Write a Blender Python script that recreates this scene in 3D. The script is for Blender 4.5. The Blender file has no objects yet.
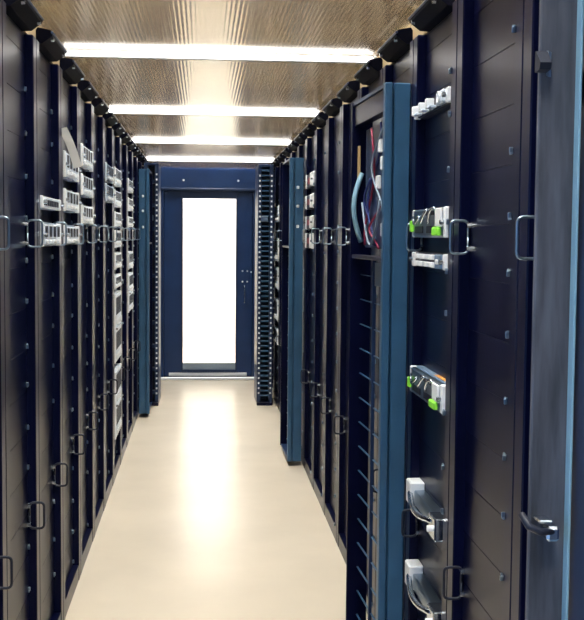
import bpy, bmesh, math, random
from mathutils import Matrix, Vector
random.seed(7)
S = bpy.context.scene
C = S.collection

# ------------------------------------------------------------------ camera
F = 1100.0                                   # focal length in pixels of the 584 x 620 frame
ROLL = math.radians(0.5)
vx, vy = 203 - 292, 310 - 235                # aisle vanishing point from the image centre
ux = vx*math.cos(ROLL) - vy*math.sin(ROLL)
uy = vx*math.sin(ROLL) + vy*math.cos(ROLL)
TH = math.atan(uy / F)
PS = math.atan(-ux * math.cos(TH) / F)
CAMH = 1.5
fwd = Vector((math.sin(PS)*math.cos(TH), math.cos(PS)*math.cos(TH), -math.sin(TH)))
r0 = Vector((math.cos(PS), -math.sin(PS), 0)); u0 = r0.cross(fwd)
rt = r0*math.cos(ROLL) + u0*math.sin(ROLL); up = rt.cross(fwd)
cd = bpy.data.cameras.new('camera'); cam = bpy.data.objects.new('camera', cd); C.objects.link(cam)
cam.matrix_world = Matrix(((rt.x, up.x, -fwd.x, 0), (rt.y, up.y, -fwd.y, 0), (rt.z, up.z, -fwd.z, CAMH), (0, 0, 0, 1)))
cd.sensor_fit = 'HORIZONTAL'; cd.sensor_width = 36; cd.lens = F/584*36
cd.clip_start = .05; cd.clip_end = 100
S.camera = cam

def pz(px, py, Y):
    """height in metres of a pixel on the cross-section of the aisle at depth Y"""
    d = fwd*F + rt*(px-292) + up*(310-py)
    return CAMH + d.z * Y / d.y

# ------------------------------------------------------------------ world, exposure
W = bpy.data.worlds.new('hall'); S.world = W; W.use_nodes = True
W.node_tree.nodes['Background'].inputs[0].default_value = (.30, .55, 1, 1)
W.node_tree.nodes['Background'].inputs[1].default_value = .5
S.view_settings.view_transform = 'Standard'; S.view_settings.look = 'None'
S.view_settings.gamma = 1; S.view_settings.exposure = .85
BEAM_GLOW = 2.2        # glow added to the white cross beams, which are no lamps
LAMP_HALL = 34.0      # emission of the hall lamps above the amber sheets
SHEET_CLEAR = .62
LAMP_ROOM = 10.0      # emission of the lamps in the room behind the door

# ------------------------------------------------------------------ materials
def mat(name, col, rough=.5, metal=0., emit=None, es=0., bump=0., bscale=40., var=0., vscale=6., spec=.5, stretch=(1, 1, 1), coat=0.):
    m = bpy.data.materials.new(name); m.use_nodes = True
    nt = m.node_tree; b = nt.nodes['Principled BSDF']
    b.inputs['Base Color'].default_value = (*col, 1); b.inputs['Roughness'].default_value = rough
    b.inputs['Metallic'].default_value = metal; b.inputs['Specular IOR Level'].default_value = spec
    b.inputs['Coat Weight'].default_value = coat
    if emit:
        b.inputs['Emission Color'].default_value = (*emit, 1); b.inputs['Emission Strength'].default_value = es
    if var or bump:
        tc = nt.nodes.new('ShaderNodeTexCoord'); mp = nt.nodes.new('ShaderNodeMapping')
        mp.inputs['Scale'].default_value = stretch
        nt.links.new(tc.outputs['Object'], mp.inputs[0])
    if var:
        n = nt.nodes.new('ShaderNodeTexNoise'); n.inputs['Scale'].default_value = vscale; n.inputs['Detail'].default_value = 5
        nt.links.new(mp.outputs[0], n.inputs['Vector'])
        r = nt.nodes.new('ShaderNodeValToRGB')
        r.color_ramp.elements[0].position = .3; r.color_ramp.elements[1].position = .7
        r.color_ramp.elements[0].color = (*[c*(1-var) for c in col], 1)
        r.color_ramp.elements[1].color = (*[min(1, c*(1+var)) for c in col], 1)
        nt.links.new(n.outputs[0], r.inputs[0]); nt.links.new(r.outputs[0], b.inputs['Base Color'])
    if bump:
        n2 = nt.nodes.new('ShaderNodeTexNoise'); n2.inputs['Scale'].default_value = bscale
        bp = nt.nodes.new('ShaderNodeBump'); bp.inputs['Strength'].default_value = bump; bp.inputs['Distance'].default_value = .002
        nt.links.new(mp.outputs[0], n2.inputs['Vector'])
        nt.links.new(n2.outputs[0], bp.inputs['Height']); nt.links.new(bp.outputs[0], b.inputs['Normal'])
    return m
M = {}
M['rack'] = mat('black_rack_paint', (.0016, .0026, .021), .31, var=.3, vscale=3, spec=.16)
M['panel'] = mat('black_panel_paint', (.0016, .0026, .021), .31, var=.3, vscale=4, spec=.16, bump=.05)
M['bracket'] = mat('black_bracket_paint', (.0012, .0018, .008), .75, spec=.08)
M['blue'] = mat('slate_blue_paint', (.03, .10, .20), .38, var=.15)
M['darkblue'] = mat('dark_blue_paint', (.012, .03, .085), .35, var=.2)
M['endblue'] = mat('navy_door_paint', (.008, .036, .125), .4, var=.15)
M['smudge'] = mat('smudged_grey_blue_sheet', (.075, .082, .105), .5, var=.6, vscale=7, stretch=(6, 6, .7))
M['chrome'] = mat('bright_steel', (.62, .68, .74), .22, 1.)
M['steel'] = mat('grey_blue_steel', (.30, .38, .46), .3, 1.)
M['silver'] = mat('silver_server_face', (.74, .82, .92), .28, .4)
M['white'] = mat('white_plastic', (.86, .88, .9), .4)
M['paper'] = mat('white_paper', (.9, .89, .85), .8)
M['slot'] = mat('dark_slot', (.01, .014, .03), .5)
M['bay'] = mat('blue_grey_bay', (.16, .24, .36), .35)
M['green'] = mat('green_latch', (.30, .85, .06), .4)
M['orange'] = mat('orange_sticker', (.75, .32, .06), .6)
M['red'] = mat('red_cable', (.22, .008, .04), .5)
M['bluecable'] = mat('blue_cable', (.012, .03, .16), .5)
M['greycable'] = mat('grey_cable', (.2, .26, .34), .5)
M['tan'] = mat('tan_strip', (.62, .42, .2), .5)
M['redprint'] = mat('dull_red_label', (.28, .05, .07), .5)
M['paleblue'] = mat('pale_blue_lever', (.25, .45, .58), .35)
M['floor'] = mat('beige_floor', (.72, .63, .50), .27, var=.06, vscale=1.6, bump=.08, bscale=9)
M['bar'] = mat('white_bar_paint', (.75, .76, .76), .4)
M['glow_face'] = mat('beam_added_glow', (.9, .9, .9), .4, emit=(1, .975, .94), es=BEAM_GLOW)  # beam face made to glow so it reads white; the beam is no lamp
M['edge'] = mat('tan_edge_rail', (.50, .37, .2), .4)
M['roomwall'] = mat('white_room_paint', (.85, .83, .78), .7)
M['roomfloor'] = mat('cream_room_floor', (.8, .72, .58), .4)
M['roomlamp'] = mat('room_lamp_panel', (.9, .9, .9), .4, emit=(1, .97, .92), es=LAMP_ROOM)
M['halllamp'] = mat('hall_lamp_panel', (.9, .9, .9), .4, emit=(.90, .96, 1), es=LAMP_HALL)
M['hall'] = mat('dark_hall_ceiling', (.10, .09, .085), .8)
M['threshold'] = mat('aluminium_threshold', (.8, .84, .88), .35, .3)

def ceiling_mat():
    """amber twin-wall sheet: part clear, part milky, with a glossy skin"""
    m = bpy.data.materials.new('amber_ribbed_sheet'); m.use_nodes = True
    nt = m.node_tree; nt.nodes.remove(nt.nodes['Principled BSDF'])
    N = nt.nodes.new; L = nt.links.new
    tc = N('ShaderNodeTexCoord')
    wv = N('ShaderNodeTexWave'); wv.wave_type = 'BANDS'; wv.bands_direction = 'X'
    wv.inputs['Scale'].default_value = 22; wv.inputs['Distortion'].default_value = 0
    L(tc.outputs['Object'], wv.inputs[0])
    n = N('ShaderNodeTexNoise'); n.inputs['Scale'].default_value = 1.8; n.inputs['Detail'].default_value = 4
    L(tc.outputs['Object'], n.inputs[0])
    ma = N('ShaderNodeMath'); ma.operation = 'MULTIPLY_ADD'; ma.inputs[1].default_value = .35
    L(wv.outputs['Fac'], ma.inputs[0]); L(n.outputs[0], ma.inputs[2])
    r = N('ShaderNodeValToRGB')
    r.color_ramp.elements[0].position = .4; r.color_ramp.elements[1].position = .95
    r.color_ramp.elements[0].color = (.16, .095, .045, 1); r.color_ramp.elements[1].color = (.46, .31, .13, 1)
    L(ma.outputs[0], r.inputs[0])
    bp = N('ShaderNodeBump'); bp.inputs['Strength'].default_value = .12; bp.inputs['Distance'].default_value = .0015
    L(wv.outputs['Fac'], bp.inputs['Height'])
    df = N('ShaderNodeBsdfDiffuse'); tl = N('ShaderNodeBsdfTranslucent'); tr = N('ShaderNodeBsdfTransparent'); gl = N('ShaderNodeBsdfGlossy')
    tr.inputs[0].default_value = (1, .975, .94, 1); gl.inputs['Roughness'].default_value = .14
    L(r.outputs[0], df.inputs[0]); L(r.outputs[0], tl.inputs[0])
    L(bp.outputs[0], gl.inputs['Normal'])
    def mix(f, a, b):
        x = N('ShaderNodeMixShader')
        if isinstance(f, float): x.inputs[0].default_value = f
        else: L(f, x.inputs[0])
        L(a, x.inputs[1]); L(b, x.inputs[2]); return x.outputs[0]
    fr = N('ShaderNodeFresnel'); fr.inputs[0].default_value = 1.4
    milky = mix(.4, df.outputs[0], tl.outputs[0])
    L(mix(fr.outputs[0], mix(SHEET_CLEAR, milky, tr.outputs[0]), gl.outputs[0]), nt.nodes['Material Output'].inputs[0])
    return m
M['ceiling'] = ceiling_mat()

def glass_mat():
    m = bpy.data.materials.new('clear_pane'); m.use_nodes = True
    nt = m.node_tree; nt.nodes.remove(nt.nodes['Principled BSDF'])
    t = nt.nodes.new('ShaderNodeBsdfTransparent'); g = nt.nodes.new('ShaderNodeBsdfGlossy'); g.inputs['Roughness'].default_value = .03
    f = nt.nodes.new('ShaderNodeFresnel'); f.inputs[0].default_value = 1.45
    x = nt.nodes.new('ShaderNodeMixShader')
    nt.links.new(f.outputs[0], x.inputs[0]); nt.links.new(t.outputs[0], x.inputs[1]); nt.links.new(g.outputs[0], x.inputs[2])
    nt.links.new(x.outputs[0], nt.nodes['Material Output'].inputs[0])
    return m
M['glass'] = glass_mat()

# ------------------------------------------------------------------ mesh helpers
class MB:
    def __init__(s): s.bm = bmesh.new()
    def box(s, x0, x1, y0, y1, z0, z1, bev=0.):
        vs = [s.bm.verts.new((x, y, z)) for x in (x0, x1) for y in (y0, y1) for z in (z0, z1)]
        fs = [s.bm.faces.new([vs[i] for i in q]) for q in ((0, 1, 3, 2), (4, 6, 7, 5), (0, 4, 5, 1), (2, 3, 7, 6), (0, 2, 6, 4), (1, 5, 7, 3))]
        if bev:
            es = list({e for f in fs for e in f.edges})
            bmesh.ops.bevel(s.bm, geom=es, offset=bev, segments=1, affect='EDGES', profile=.5)
        return s
    def prism(s, prof, x0, x1, ax='x'):
        """profile of (a,b) pairs extruded along an axis"""
        def P(t, a, b): return {'x': (t, a, b), 'y': (a, t, b), 'z': (a, b, t)}[ax]
        A = [s.bm.verts.new(P(x0, *p)) for p in prof]; B = [s.bm.verts.new(P(x1, *p)) for p in prof]
        n = len(prof)
        s.bm.faces.new(A); s.bm.faces.new(B[::-1])
        for i in range(n): s.bm.faces.new((A[i], B[i], B[(i+1) % n], A[(i+1) % n]))
        return s
    def tube(s, pts, r, n=8):
        pts = [Vector(p) for p in pts]; rings = []
        t0 = (pts[1]-pts[0]).normalized()
        a = t0.orthogonal().normalized()
        for i, p in enumerate(pts):
            t = (pts[min(i+1, len(pts)-1)] - pts[max(i-1, 0)]).normalized()
            a = (a - t*a.dot(t)).normalized(); b = t.cross(a)
            rings.append([s.bm.verts.new(p + (a*math.cos(k*2*math.pi/n) + b*math.sin(k*2*math.pi/n))*r) for k in range(n)])
        for q, w in zip(rings, rings[1:]):
            for k in range(n): s.bm.faces.new((q[k], q[(k+1) % n], w[(k+1) % n], w[k]))
        s.bm.faces.new(rings[0][::-1]); s.bm.faces.new(rings[-1])
        return s
    def mesh(s, name, m, smooth=False):
        bmesh.ops.recalc_face_normals(s.bm, faces=s.bm.faces[:])
        me = bpy.data.meshes.new(name); s.bm.to_mesh(me); s.bm.free()
        me.materials.append(m)
        if smooth:
            for p in me.polygons: p.use_smooth = True
        return me
def link(name, me, parent=None, loc=(0, 0, 0), rot=(0, 0, 0)):
    o = bpy.data.objects.new(name, me); C.objects.link(o)
    o.location = loc; o.rotation_euler = rot
    if parent: o.parent = parent
    return o
def part(name, mb, m, parent=None, loc=(0, 0, 0), rot=(0, 0, 0), smooth=False, label=None):
    o = link(name, mb.mesh(name, M[m], smooth), parent, loc, rot)
    if label: o['label'] = label
    return o
def thing(name, label, cat, loc=(0, 0, 0), rz=0., group=None):
    o = link(name, None, None, loc, (0, 0, rz)); o.empty_display_size = .1
    o['label'] = label; o['category'] = cat
    if group: o['group'] = group
    return o
def struct(o, label=None, cat=None):
    o['kind'] = 'structure'
    if label: o['label'] = label
    if cat: o['category'] = cat
    return o
def arc_path(corners, r, n=4):
    """polyline with its inner corners rounded"""
    pts = [Vector(corners[0])]
    for a, b, c in zip(corners, corners[1:], corners[2:]):
        a, b, c = Vector(a), Vector(b), Vector(c)
        d0 = (a-b).normalized()*r; d1 = (c-b).normalized()*r
        for k in range(n+1):
            t = k/n; pts.append((b+d0)*(1-t)**2 + b*2*t*(1-t) + (b+d1)*t*t)
    pts.append(Vector(corners[-1]))
    return pts

XL, XR = -.53, .655            # front planes of the two rows of racks
YEND = 11.4                    # end wall
ZC = 2.187                       # underside of the ceiling sheets
RT = 2.12                      # top of the racks
REC = .028                      # how far the blanking panels sit back

# ------------------------------------------------------------------ the setting
fl = part('floor', MB().box(-2.2, 2.3, -3, YEND+.2, -.05, 0), 'floor')
struct(fl, 'polished beige floor of the aisle', 'floor')
cz = part('ceiling', MB().box(-.60, -.545, -1, YEND, ZC+.002, ZC+.03).box(.67, .725, -1, YEND, ZC+.002, ZC+.03), 'edge')
struct(cz, 'amber ribbed sheet ceiling over the aisle', 'ceiling')
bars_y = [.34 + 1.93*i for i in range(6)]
edges = [-1.0] + bars_y + [YEND]
for a, b in zip(edges, edges[1:]):
    p = part('ceiling_panel', MB().box(-.6, .725, -(b-a)/2+.008, (b-a)/2-.008, 0, .006), 'ceiling', cz, (0, (a+b)/2, ZC-.004))
    p.rotation_euler = (math.radians(random.uniform(-.12, .12)), math.radians(random.uniform(-.15, .15)), 0)
for nm, x in (('trim_1', XL-.03), ('trim_2', XR+.03)):
    t = part(nm, MB().box(-.012, .012, 1.6, YEND, RT+.001, ZC+.005), 'edge', None, (x, 0, 0))
    struct(t, 'tan edge strip between rack tops and ceiling, %s row' % ('left' if x < 0 else 'right'), 'trim')
# end wall with the door opening
wx0, wx1 = -1.6, 1.7
dx0, dx1, dz1 = -.404, .518, 1.95
we = MB().box(wx0, dx0, YEND, YEND+.1, 0, 2.75).box(dx1, wx1, YEND, YEND+.1, 0, 2.75).box(dx0, dx1, YEND, YEND+.1, dz1, 2.75)
wo = part('wall_end', we, 'endblue'); struct(wo, 'navy blue end wall closing the aisle around the door', 'wall')
hb = part('header_rail', MB().box(XL+.02, XR-.02, YEND-.02, YEND, dz1+.005, dz1+.03, .004), 'darkblue', wo)
for x in (-.2, .36):
    part('white_button', MB().prism([(.012*math.cos(k*math.pi/4), .012*math.sin(k*math.pi/4)) for k in range(8)], -.012, 0, 'y'), 'white', wo, (x, YEND, 2.06))
part('added_leak_stop', MB().box(dx0-.01, dx0+.03, YEND+.082, YEND+.1, 0, dz1).box(dx1-.03, dx1+.01, YEND+.082, YEND+.1, 0, dz1).box(dx0+.03, dx1-.03, YEND+.082, YEND+.1, dz1-.03, dz1+.01).box(dx0+.03, dx1-.03, YEND+.082, YEND+.1, 0, .06), 'darkblue', wo)  # unseen strips added behind the leaf to block light leaking round it
dr = part('door_1', MB().box(dx0+.004, -.218, 0, .05, .035, dz1-.004, .004).box(.352, dx1-.004, 0, .05, .035, dz1-.004, .004)
          .box(-.218, .352, 0, .05, 1.885, dz1-.004).box(-.218, .352, 0, .05, .035, .085), 'endblue', None, (0, YEND+.03, 0))
struct(dr, 'navy door with a tall bright window at the end of the aisle', 'door')
part('window_frame', MB().box(-.222, -.206, -.012, 0, .08, 1.89).box(.34, .356, -.012, 0, .08, 1.89).box(-.206, .34, -.012, 0, 1.874, 1.89).box(-.206, .34, -.012, 0, .08, .1), 'darkblue', dr)
part('pane', MB().box(-.218, .352, .02, .026, .085, 1.885), 'glass', dr)
part('frosted_band', MB().box(-.216, .350, .012, .018, .09, .17), 'steel', dr)
part('kick_plate', MB().box(-.35, .46, -.006, 0, .036, .07, .002), 'threshold', dr)
part('door_handle', MB().tube(arc_path([(.43, 0, .98), (.43, -.05, .98), (.43, -.05, .8), (.43, 0, .8)], .015), .008), 'chrome', dr, smooth=True)
for x, z in ((.41, 1.13), (.46, 1.13), (.50, 1.12), (.41, 1.02), (.46, 1.02)):
    part('lock_light', MB().box(x-.008, x+.008, -.008, 0, z-.008, z+.008, .002), 'white', dr)
th = part('trim_3', MB().box(XL+.08, XR-.09, YEND-.05, YEND-.001, 0, .03, .006), 'threshold'); struct(th, 'white metal strip along the foot of the end wall', 'trim')
# lit room behind the door
rm = part('wall_back', MB().box(wx0, wx1, 15, 15.1, 0, 2.75).box(wx0-.1, wx0, YEND+.1, 15.1, 0, 2.75).box(wx1, wx1+.1, YEND+.1, 15.1, 0, 2.75).box(wx0, wx1, YEND+.1, 15, 2.75, 2.85), 'roomwall')
struct(rm, 'white walls of the bright room seen through the door window', 'wall')
rf = part('floor_back', MB().box(wx0, wx1, YEND+.2, 15, -.05, 0), 'roomfloor'); struct(rf, 'cream floor of the room behind the door', 'floor')
for i, y in enumerate((12.3, 13.3, 14.3)):
    t = thing('ceiling_light', 'bright lamp panel on the ceiling beyond the door, %s' % ['nearest the door', 'middle one', 'farthest one'][i], 'ceiling light', (.07, y, 2.74))
    part('frame', MB().box(-.9, .9, -.32, -.3, -.03, .0).box(-.9, .9, .3, .32, -.03, 0).box(-.9, -.88, -.3, .3, -.03, 0).box(.88, .9, -.3, .3, -.03, 0), 'bar', t)
    part('glow_face', MB().box(-.88, .88, -.3, .3, -.022, -.004), 'roomlamp', t)
# dark hall ceiling above the aisle roof and its row of lamps
hc = part('ceiling_hall', MB().box(-2.2, 2.3, -3, YEND, 3.42, 3.5), 'hall'); struct(hc, 'dark hall ceiling above the amber sheets', 'ceiling')
hf = hd = None
for i in range(9):
    t = thing('hall_lamp', 'hall lamp glowing through the amber sheets above the aisle, %s along' % ['first', 'second', 'third', 'fourth', 'fifth', 'sixth', 'seventh', 'eighth', 'ninth'][i], 'ceiling light', (.08, -.3 + 1.4*i, 3.42), 0, 'hall lamps above the aisle')
    if hf is None:
        hf = MB().box(-.30, -.28, -.6, .6, -.06, 0).box(.28, .30, -.6, .6, -.06, 0).box(-.28, .28, -.6, -.58, -.06, 0).box(-.28, .28, .58, .6, -.06, 0).mesh('frame', M['bar'])
        hd = MB().box(-.28, .28, -.58, .58, -.05, -.02).mesh('glow_face', M['halllamp'])
    link('frame', hf, t); link('glow_face', hd, t)
# white cross beams with added glow; the two nearest are unseen fill lights
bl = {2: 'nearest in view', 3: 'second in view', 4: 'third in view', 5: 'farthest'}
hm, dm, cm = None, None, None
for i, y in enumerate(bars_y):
    t = thing('glow_beam', 'white cross beam with added glow spanning the amber ceiling, ' + bl.get(i, 'unseen one added as fill light near the aisle entrance, %s' % ['first', 'second'][i % 2]), 'ceiling beam', (.0625, y, ZC-.006), 0, 'glowing beams across the aisle ceiling')
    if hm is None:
        hm = MB().box(-.58, .58, -.012, .016, -.024, 0, .003).mesh('beam_body', M['bar'])
        dm = MB().box(-.577, .577, -.02, -.012, -.0225, -.003, .002).mesh('glow_face', M['glow_face'])
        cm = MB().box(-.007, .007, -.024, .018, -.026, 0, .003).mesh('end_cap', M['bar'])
    link('beam_body', hm, t); link('glow_face', dm, t)
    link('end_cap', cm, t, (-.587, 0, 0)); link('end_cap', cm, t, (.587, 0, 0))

# ------------------------------------------------------------------ racks
HW = .298
fb = MB()
fb.box(-HW, -HW+.018, .05, 1.0, 0, RT-.02).box(HW-.018, HW, .05, 1.0, 0, RT-.02).box(-HW, HW, .05, 1.0, RT-.02, RT).box(-HW+.018, HW-.018, .98, 1.0, 0, RT-.02)
for sx in (-1, 1):
    a, b = sorted((sx*.236, sx*HW)); fb.box(a, b, 0, .05, 0, RT, .0035)
fb.box(-.236, .236, REC, .05, RT-.06, RT, .001).box(-.236, .236, .002, .05, 0, .07, .001)
FRAME = fb.mesh('frame', M['rack'])
NP = 15; PH = (RT-.06-.07)/NP
PANEL = MB().box(-.235, .235, REC, REC+.006, .0005, PH-.0005, .0008).mesh('blanking_panel', M['panel'])
LATCH = MB().box(-.0025, .0025, -.008, 0, -.010, .003, .001).box(-.008, -.002, -.006, -.001, .001, .006, .001).box(.002, .008, -.006, -.001, .001, .006, .001).mesh('panel_latch', M['steel'])
hp = arc_path([(0, REC-.008, 0), (0, REC-.008, .042), (0, -.026, .042), (0, -.026, -.042), (0, REC-.008, -.042), (0, REC-.008, 0)], .014)
HANDLE = MB().tube(hp, .0034, 8).mesh('handle', M['steel'], True)
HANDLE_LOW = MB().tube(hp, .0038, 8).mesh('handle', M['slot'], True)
ROSE = MB().prism([(.008*math.cos(k*math.pi/4), .008*math.sin(k*math.pi/4)) for k in range(8)], REC-.012, REC, 'y').mesh('rosette', M['chrome'])
BRACKET = MB().prism([(.028, RT), (-.002, RT+.002), (-.034, RT+.026), (-.036, RT+.034), (-.03, RT+.046), (.012, RT+.054), (.028, RT+.03)], -.19, .19).mesh('top_bracket', M['bracket'])
LIP = MB().box(-.195, .195, -.039, -.031, RT+.034, RT+.042, .002).mesh('bracket_lip', M['darkblue'])
SCREW = MB().prism([(.007*math.cos(k*math.pi/3), .007*math.sin(k*math.pi/3)) for k in range(6)], -.006, .004, 'y').mesh('screw', M['chrome'])
ORD = ['first', 'second', 'third', 'fourth', 'fifth', 'sixth', 'seventh', 'eighth', 'ninth', 'tenth', 'eleventh', 'twelfth', 'thirteenth', 'fourteenth', 'fifteenth', 'sixteenth']
RACKS = {}
def occupied(occ, z0, z1): return any(a < z1-.004 and b > z0+.004 for a, b in occ)
def rack(side, i, y0, occ, extra=''):
    left = side == 'L'
    x = XL if left else XR
    lab = 'black server rack in the %s row, %s from the camera%s' % ('left' if left else 'right', ORD[i], extra)
    t = thing('server_rack', lab, 'server rack', (x, y0+.3, 0), math.pi/2 if left else -math.pi/2, 'server racks in the %s row' % ('left' if left else 'right'))
    link('frame', FRAME, t)
    for k in range(NP):
        z = .07 + k*PH
        if not occupied(occ, z, z+PH): link('blanking_panel', PANEL, t, (0, 0, z))
        else:                                   # shorter panels fill the rest of the slot
            free = [(z, z+PH)]
            for a, b in occ:
                free = [q for u, v in free for q in ((u, min(v, a)), (max(u, b), v)) if q[1]-q[0] > .006]
            for u, v in free:
                part('blanking_panel', MB().box(-.235, .235, REC, REC+.006, u+.0005, v-.0005, .0008), 'panel', t)
        if random.random() < .9:
            lx, ly = (.228, REC) if left else (.243, 0)
            o = link('panel_latch', LATCH, t, (lx, ly, z + random.choice((.014, .02, .03))))
            o.rotation_euler = (0, random.choice((0, .2, -.2, 3.1)), 0)
    for hz in (1.5, .6):
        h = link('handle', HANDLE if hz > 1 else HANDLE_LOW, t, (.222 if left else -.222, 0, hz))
        for s in (-1, 1): link('rosette', ROSE, h, (0, 0, s*.03))
    b = link('top_bracket', BRACKET, t); link('bracket_lip', LIP, b)
    for sx in (-.15, .15): link('screw', SCREW, b, (sx, -.030, RT+.02))
    RACKS[side, i] = t
    return t
def LY(i): return 2.4 + .6*i
def RY(i): return 1.65 + .6*i

# servers: list first, so that the racks can leave their slots open -----------------------------
def hz(side, i, ya, yb):
    """heights of the top and bottom pixel rows at the near end of the slot"""
    y = (LY(i) if side == 'L' else RY(i)) + .068
    x = XL if side == 'L' else XR
    px = 203 + F*x/y
    return pz(px, yb, y), pz(px, ya, y)
SRV = []   # side, rack, ytop, ybottom, style, label
def sv(*a): SRV.append(a)
sv('L', 2, 222, 247, 'blade', 'silver bladed server at handle height, nearest bright server on left')
sv('L', 2, 195, 208, 'flat', 'thin silver switch just above the nearest bright server on left')
sv('L', 3, 225, 245, 'blade', 'silver server at handle height, second bright one on the left')
sv('L', 3, 188, 211, 'blade', 'silver server below the white paper tag, left row')
sv('L', 3, 150, 177, 'blade', 'silver server with the white paper tag hanging over it')
sv('L', 4, 143, 166, 'blade', 'silver server topmost of three stacked, fifth rack on left')
sv('L', 4, 173, 195, 'blade', 'silver server middle of three stacked, fifth rack on left')
sv('L', 4, 204, 224, 'blade', 'silver server lowest of three stacked, fifth rack on left')
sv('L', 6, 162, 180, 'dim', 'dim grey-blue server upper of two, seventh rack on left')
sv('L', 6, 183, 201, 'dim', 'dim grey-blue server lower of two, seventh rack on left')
for k, (a, b) in enumerate(((166, 184), (189, 206), (211, 226), (230, 248), (253, 270), (276, 290))):
    sv('L', 7, a, b, 'white', 'bright white server %s from top in eighth rack on left' % ORD[k])
sv('L', 7, 294, 364, 'tall', 'tall white blade chassis, upper of two in eighth rack on left')
sv('L', 7, 372, 440, 'tall', 'tall white blade chassis, lower of two in eighth rack on left')
for k, (a, b) in enumerate(((178, 191), (197, 210), (216, 227), (252, 270))):
    sv('L', 9, a, b, 'white', 'white server %s from top in tenth rack on left' % ORD[k])
sv('L', 9, 274, 313, 'tall', 'white blade chassis below the servers in tenth rack on left')
for k, (a, b) in enumerate(((171, 186), (193, 208), (215, 229), (233, 249))):
    sv('R', 8, a, b, 'red', 'module with white end and dull red marks, %s from top, far right rack' % ORD[k])
for k, (a, b) in enumerate(((205, 222), (238, 262), (268, 290), (300, 322), (330, 345))):
    sv('R', 13, a, b, 'white', 'white server %s from top beside right slotted post' % ORD[k])
sv('R', 2, 86, 102, 'ports', 'shallow switch with white connectors near the top of right row')
sv('R', 2, 206, 238, 'bigbox', 'silver server with green tab beside the right ring handle')
sv('R', 2, 254, 271, 'modules', 'thin device with white modules under the green-tabbed silver server')
sv('R', 2, 385, 415, 'green', 'silver server with green tabs and orange sticker, lower right')
OCC = {}
for s, i, a, b, st, lb in SRV:
    OCC.setdefault((s, i), []).append(hz(s, i, a, b))

exL = {2: ', bladed server at handle height', 7: ', filled with white servers'}
exR = {0: ', smudged door swung open', 2: ', with green-tabbed servers', 4: ', door of cables swung open'}
for i in range(15): rack('L', i, LY(i), OCC.get(('L', i), []), exL.get(i, ''))
for i in range(16): rack('R', i, RY(i), OCC.get(('R', i), []), exR.get(i, ''))

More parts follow.
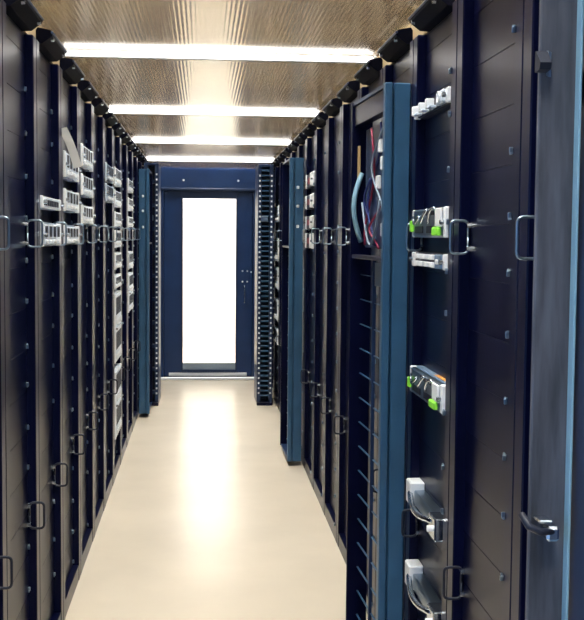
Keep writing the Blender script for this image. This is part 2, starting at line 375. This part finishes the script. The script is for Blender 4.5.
def server(side, i, ya, yb, style, label):
    left = side == 'L'
    z0, z1 = hz(side, i, ya, yb); h = z1-z0
    y0 = LY(i) if left else RY(i)
    grp = 'servers in the %s row' % ('left' if left else 'right')
    t = thing({'tall': 'blade_chassis', 'flat': 'network_switch', 'ports': 'network_switch'}.get(style, 'server'), label, 'server', (XL if left else XR, y0+.3, z0), math.pi/2 if left else -math.pi/2, grp)
    fy = -.004
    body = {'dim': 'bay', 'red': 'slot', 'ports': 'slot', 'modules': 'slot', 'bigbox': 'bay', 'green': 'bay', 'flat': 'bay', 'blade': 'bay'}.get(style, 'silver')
    part('chassis', MB().box(-.218, .218, fy+.012, .7, 0, h, .002), body, t)
    for s in (-1, 1):
        a, b = sorted((s*.206, s*.234))
        e = part('rack_ear', MB().box(a, b, fy-.004, fy+.018, .001, h-.001, .003), 'white' if style != 'dim' else 'silver', t)
        part('thumb_screw', MB().tube([(s*.22, fy-.016, h*.5), (s*.22, fy-.003, h*.5)], .007, 8), 'chrome', e)
    if style in ('blade', 'white', 'dim', 'tall'):
        n = {'blade': 4, 'white': 5, 'dim': 4, 'tall': 6}[style]; w = .404/n
        rows = 2 if style == 'tall' else 1
        for r in range(rows):
            for k in range(n):
                xa = -.202 + k*w + .007; xb = xa + w - .014
                za = h*r/rows + .006; zb = h*(r+1)/rows - .006
                bm = MB().box(xa, xb, fy-.004, fy+.014, za, zb, .003)
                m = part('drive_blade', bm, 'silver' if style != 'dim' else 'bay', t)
                part('blade_slot', MB().box(xa+w*.14, xb-w*.2, fy-.006, fy-.0035, za+(zb-za)*.38, zb-(zb-za)*.1), 'slot', m)
                part('blade_latch', MB().box(xa+w*.15, xb-w*.4, fy-.012, fy-.004, za+(zb-za)*.08, za+(zb-za)*.25, .002), 'white', m)
    elif style == 'flat':
        part('faceplate', MB().box(-.2, .2, fy, fy+.014, .002, h-.002, .002), 'silver', t)
        for k in range(8):
            part('port', MB().box(-.18+k*.046, -.15+k*.046, fy-.003, fy+.001, h*.25, h*.7), 'slot', t)
    elif style == 'red':
        part('faceplate', MB().box(-.2, .17, fy+.002, fy+.014, .002, h-.002, .002), 'slot', t)
        part('white_end', MB().box(.12, .205, fy-.012, fy+.014, .004, h-.004, .004), 'white', t)
        for k in range(3):
            part('red_mark', MB().box(-.14+k*.08, -.09+k*.08, fy, fy+.003, h*.3, h*.7, .001), 'redprint', t)
    elif style == 'ports':
        part('faceplate', MB().box(-.2, .2, fy+.002, fy+.014, .002, h-.002, .002), 'rack', t)
        for k in range(3):
            xa = -.18 + k*.1
            m = part('connector', MB().box(xa, xa+.018, fy-.022, fy+.004, h*.1, h*.8, .003), 'white', t)
            part('connector_boot', MB().box(xa+.018, xa+.05, fy-.018, fy+.003, h*.1, h*.28, .002), 'silver', m)
        m = part('end_module', MB().box(.12, .205, fy-.012, fy+.012, .003, h-.003, .004), 'silver', t)
        part('end_ring', MB().tube([(.165+.014*math.cos(a*math.pi/6), fy-.014, h*.5+.014*math.sin(a*math.pi/6)) for a in range(13)], .003, 6), 'white', m)
    elif style == 'modules':
        part('faceplate', MB().box(-.2, .2, fy+.002, fy+.014, .002, h-.002, .002), 'rack', t)
        for k in range(4):
            for r in range(2):
                part('white_module', MB().box(-.17+k*.07, -.12+k*.07, fy-.008, fy+.003, h*(.1+.47*r), h*(.42+.47*r), .002), 'white', t)
        m = part('end_module', MB().box(.13, .205, fy-.01, fy+.012, .003, h-.003, .003), 'bay', t)
        part('module_lens', MB().box(.155, .18, fy-.014, fy-.009, h*.35, h*.65, .002), 'white', m)
    elif style in ('bigbox', 'green'):
        part('bezel', MB().box(-.204, .204, fy-.006, fy+.014, .002, h-.002, .005), 'steel', t)
        for k in range(3):
            path = [(-.18+k*.11+.09*q/6, fy-.01-.006*math.sin(q*math.pi/6), h*(.72 - .25*math.sin(q*math.pi/6+k))) for q in range(7)]
            part('bezel_bar', MB().tube(path, .0045, 6), 'chrome', t, smooth=True)
        for k in range(2):
            part('bezel_slot', MB().box(-.17+k*.17, -.05+k*.17, fy-.008, fy-.005, h*.15, h*.4, .001), 'slot', t)
        part('end_plate', MB().box(.135, .208, fy-.012, fy-.004, h*.35, h-.004, .003), 'white', t)
        part('green_tab', MB().box(.12, .19, fy-.018, fy-.004, .006, h*.34, .003), 'green', t, label='bright green release tab')
        part('green_tab', MB().box(-.215, -.195, fy-.016, fy-.004, h*.2, h*.6, .003), 'green', t, label='bright green release tab')
        if style == 'green':
            part('sticker', MB().box(.02, .16, fy+.02, .06, h, h+.001), 'orange', t, label='orange warning sticker')
        part('vent_grille', MB().box(-.05, .1, fy-.008, fy-.004, h*.75, h*.9, .001), 'slot', t)
for a in SRV: server(*a)

# chrome slide arms hanging in the lower right rack ---------------------------------
def slide_arm(px_y0, px_y1, label):
    y = RY(2)+.08
    z0, z1 = pz(448, px_y1, y), pz(448, px_y0, y)
    h = z1-z0
    t = thing('slide_arm', label, 'rail', (XR, RY(2)+.3, z0), -math.pi/2, 'slide arms in the lower right rack')
    part('rail', MB().box(-.2, .2, -.004, .035, h*.25, h*.75, .003), 'steel', t)
    path = [(-.17+.34*q/10, -.012-.018*math.sin(q*math.pi/10), h*(.62-.2*math.sin(q*math.pi/10))) for q in range(11)]
    part('arm', MB().tube(path, .009, 8), 'chrome', t, smooth=True)
    part('white_clip', MB().box(-.225, -.15, -.016, .03, h*.2, h, .004), 'white', t)
    e = part('end_block', MB().box(.13, .215, -.018, .03, h*.1, h*.8, .004), 'chrome', t)
    part('end_knob', MB().tube([(.19, -.034, h*.45), (.19, -.016, h*.45)], .009, 8), 'white', e)
slide_arm(513, 546, 'chrome slide arm with white clip above the lower right ring handle')
slide_arm(606, 640, 'chrome slide arm with white clip at the bottom edge of right rack')

# white paper tag on the left row ----------------------------------------------------
yt = LY(3)+.02
tg = MB(); rows = []
for q in range(9):
    u = q/8; z = pz(70, 128, yt)*(1-u) + pz(70, 167, yt)*u
    yy = yt + .03*u; x = XL + .004 + .05*u + .006*math.sin(u*3)
    rows.append([tg.bm.verts.new((x + w*.015, yy, z + w*.004)) for w in (-1, 1)] + [tg.bm.verts.new((x + w*.015, yy+.0015, z + w*.004)) for w in (1, -1)])
for a, b in zip(rows, rows[1:]):
    for k in range(4): tg.bm.faces.new((a[k], a[(k+1) % 4], b[(k+1) % 4], b[k]))
tg.bm.faces.new(rows[0]); tg.bm.faces.new(rows[-1][::-1])
pt = part('paper_tag', tg, 'paper'); pt['label'] = 'white paper tag hanging aslant over a server in left row'; pt['category'] = 'paper tag'

# ------------------------------------------------------------------ pan doors swung open
def open_door(rk, side, hinge_y, x_out, depth, ang, top, rich, label, sheet='darkblue', smudged=False):
    """door pan folded back along the row; local s runs from the hinge towards the camera, d from the row into the aisle"""
    rt_ = RACKS[rk]
    # door local axes: x = from hinge towards the camera, y = out of the row into the aisle (mirrored for the left row)
    sg = 1 if side == 'R' else -1
    Wd = .57; z0, z1 = .03, top
    def bx(mb, s0, s1, d0, d1, a, b, bev=0.):
        ya, yb = sorted((sg*d0, sg*d1)); return mb.box(s0, s1, ya, yb, a, b, bev)
    DS = 0 if smudged else .036
    mb = MB(); bx(mb, 0, Wd-.03, DS, DS+.006, z0, z1)
    d = part('door', mb, sheet, None)
    world = Matrix.Translation((x_out, hinge_y, 0)) @ Matrix.Rotation(-math.pi/2 + ang, 4, 'Z')
    # after -90 deg: local x -> -Y (towards camera), local y -> +X ; the aisle side of the right row is -X
    d.parent = rt_
    d.matrix_parent_inverse = Matrix()
    base = Matrix.Translation(rt_.location) @ Matrix.Rotation(rt_.rotation_euler.z, 4, 'Z')
    d.matrix_local = base.inverted() @ world
    d['label'] = label
    sg = -sg    # aisle side is local -y for the right row, +y for the left row
    mb = MB(); bx(mb, 0, .012, .0061, depth, z0, z1, .002); part('hinge_flange', mb, 'smudge' if smudged else 'rack', d)
    mb = MB(); bx(mb, Wd-.02, Wd-.004, .0, depth*.62, z0, z1, .003); bx(mb, Wd-.03, Wd, depth*.70, depth, z0, z1, .003); bx(mb, Wd-.03, Wd-.022, 0, depth, z0, z1)
    part('edge_flange', mb, 'blue', d)
    for za in (z1-.012, z0):
        mb = MB(); bx(mb, .012, Wd-.03, .006, depth-.004, za, za+.012); part('end_flange', mb, sheet, d)
    if smudged:
        return d, sg, bx, Wd
    # lower half: stiffening grid
    ztop = 1.42
    n = 14
    for k in range(n+1):
        z = z0 + .05 + (ztop-.06-z0-.05)*k/n
        mb = MB(); bx(mb, .014, Wd-.032, DS+.004, DS+.010, z-.0015, z+.0015); part('rib', mb, 'blue', d)
    mb = MB(); bx(mb, .26, .268, DS+.004, DS+.016, z0+.02, ztop); part('upright_rib', mb, 'darkblue', d)
    mb = MB(); bx(mb, .012, Wd-.03, DS+.004, depth*.95, ztop, ztop+.014, .002); part('divider', mb, 'rack', d)
    if rich:
        mb = MB(); bx(mb, .28, Wd-.034, DS+.006, DS+.012, 1.33, 1.41, .001); part('mesh_plate', mb, 'steel', d)
        mb = MB(); bx(mb, Wd-.11, Wd-.036, DS+.01, DS+.02, 1.27, 1.40, .002); part('white_plate', mb, 'white', d)
        mb = MB(); bx(mb, .014, Wd-.034, DS+.004, depth*.9, 1.90, z1-.014, .002); part('top_box', mb, 'rack', d)
        mb = MB(); bx(mb, .10, .42, DS+.004, DS+.012, 1.46, 1.88, .003); part('patch_board', mb, 'darkblue', d)
        mb = MB(); bx(mb, .013, .02, depth*.62, depth*.74, 1.70, 1.83, .001); part('tan_strip', mb, 'tan', d)
        def cab(nm, m, pts, r): part(nm, MB().tube([(s, sg*(q*.5+DS+.003), z) for s, q, z in pts], r, 6), m, d, smooth=True)
        def wob(s0, q0, a, b, amp, ph):
            return [(s0 + amp*math.sin(ph + 5*t/12), q0 + .012*math.sin(ph*2 + 7*t/12), a + (b-a)*t/12) for t in range(13)]
        cab('red_cable', 'red', wob(.24, .04, 1.87, 1.47, .07, .4), .0042)
        cab('red_cable', 'red', wob(.33, .045, 1.6, 1.46, .06, 2.1), .004)
        cab('blue_cable', 'bluecable', wob(.30, .035, 1.88, 1.47, .09, 1.5), .0042)
        cab('blue_cable', 'bluecable', wob(.2, .03, 1.7, 1.47, .06, 3), .0045)
        cab('grey_cable', 'greycable', wob(.38, .045, 1.86, 1.55, .08, 2.6), .004)
        cab('grey_cable', 'greycable', [(.12+.3*t/10, .05, 1.62 - .15*math.sin(t*math.pi/10)) for t in range(11)], .004)
        for s_, z in ((.36, 1.78), (.40, 1.72), (.33, 1.66), (.42, 1.5)):
            mb = MB(); bx(mb, s_, s_+.03, DS+.01, DS+.025, z, z+.045, .003); part('white_plug', mb, 'white', d)
        # swing lever on the flange rim
        lev = [(.016 + .02*math.sin(t*math.pi/8), sg*(depth*.55 + .032*math.sin(t*math.pi/8)), 1.73 - .25*t/8) for t in range(9)]
        part('lever_handle', MB().tube(lev, .0095, 8), 'paleblue', d, smooth=True, label='pale blue curved lever handle')
    else:
        mb = MB(); bx(mb, .1, .4, DS+.004, DS+.012, 1.5, 1.85, .003); part('patch_board', mb, 'blue', d)
        for z in (1.55, 1.68, 1.8):
            mb = MB(); bx(mb, Wd-.03, Wd+.004, depth*.3, depth*.5, z, z+.02, .003); part('white_plug', mb, 'white', d)
    return d, sg, bx, Wd
open_door(('R', 4), 'R', RY(4)-.01, .624, .083, math.radians(3.0), 1.985, True, 'open cabinet door folded back, full of cables above a ribbed grid')
open_door(('R', 10), 'R', RY(10)-.01, .635, .09, math.radians(.8), 2.0, False, 'far open cabinet door folded back against the right row')
open_door(('L', 12), 'L', LY(12)-.01, -.52, .085, 0, 2.03, False, 'open cabinet door folded back against the left row')
d, sg, bx, Wd = open_door(('R', 0), 'R', 1.70, .585, .066, 0, 2.1, False, 'nearest open cabinet door with hazy grey-blue smudged edge sheet', 'darkblue', True)
mb = MB(); bx(mb, .013, .035, .006, .010, .05, 2.08, .001); part('seal_strip', mb, 'paleblue', d)
# fittings on the smudged sheet
def pzd(py): return pz(545, py, 1.69)
z = pzd(527)
mb = MB(); bx(mb, .012, .055, .03, .05, z-.012, z+.012, .004); lv = part('lever_block', mb, 'chrome', d)
part('lever_handle', MB().tube([(.05, sg*.04, z+.004), (.055, sg*.06, z+.004), (.05, sg*.078, z+.012), (.03, sg*.084, z+.026)], .006, 8), 'slot', d, smooth=True)
mb = MB(); bx(mb, .014, .05, .04, .062, z+.016, z+.021, .002); part('lever_plate', mb, 'chrome', d)
z = pzd(64)
part('latch_wedge', MB().prism([(.012, z-.014), (.035, z-.012), (.04, z-.002), (.018, z+.018), (.012, z+.018)], sg*.056, sg*.074, 'y'), 'slot', d)
part('latch_plate', MB().prism([(.012, z-.018), (.024, z-.022), (.024, z+.016), (.012, z+.02)], sg*.052, sg*.056, 'y'), 'steel', d)
for k in (0, 1):
    mb = MB(); bx(mb, -.006, .03, -.066, .0, .4+1.3*k, .46+1.3*k, .003); part('hinge_arm', mb, 'steel', d)

# ------------------------------------------------------------------ slotted posts at the far end
def slotted_tower(x0, x1, y, label, fins):
    t = thing('slotted_post', label, 'rack post', ((x0+x1)/2, y, 0), 0, 'slotted posts at the far end')
    w = (x1-x0)/2; H = 2.1
    for sx in (-1, 1):
        a, b = sorted((sx*w, sx*(w-.034)))
        p = part('upright', MB().box(a, b, 0, .5, .02, H, .003), 'darkblue', t)
        mb = MB()
        for k in range(44):
            z = .1 + k*.0445
            mb.box((a+b)/2-.007, (a+b)/2+.007, -.004, .001, z, z+.016)
        n = part('cage_nuts', mb, 'white', p); n['kind'] = 'stuff'
    part('top_cap', MB().box(-w, w, 0, .5, H, H+.02, .003), 'darkblue', t)
    part('base', MB().box(-w, w, -.03, .5, 0, .03, .004), 'rack', t)
    part('back_sheet', MB().box(-w+.034, w-.034, .08, .09, .03, H), 'slot', t)
    if fins:
        F_ = MB().box(-w+.034, w-.034, -.012, .08, 0, .012, .002).mesh('fin', M['blue'])
        for k in range(46): link('fin', F_, t, (0, 0, .08 + k*.044))
    else:
        F_ = MB().box(-w+.034, w-.034, .0, .08, 0, .03, .002).mesh('rung', M['darkblue'])
        for k in range(10): link('rung', F_, t, (0, 0, .1 + k*.205))
    part('clamp', MB().box(-w*.6, w*.3, -.03, .0, 1.62, 1.67, .004), 'steel', t)
    return t
slotted_tower(-.512, -.385, 9.66, 'tall slotted rack post with white dots, left of the end door', False)
slotted_tower(.478, .615, 9.66, 'tall slotted rack post with stacked fins, right of the end door', True)
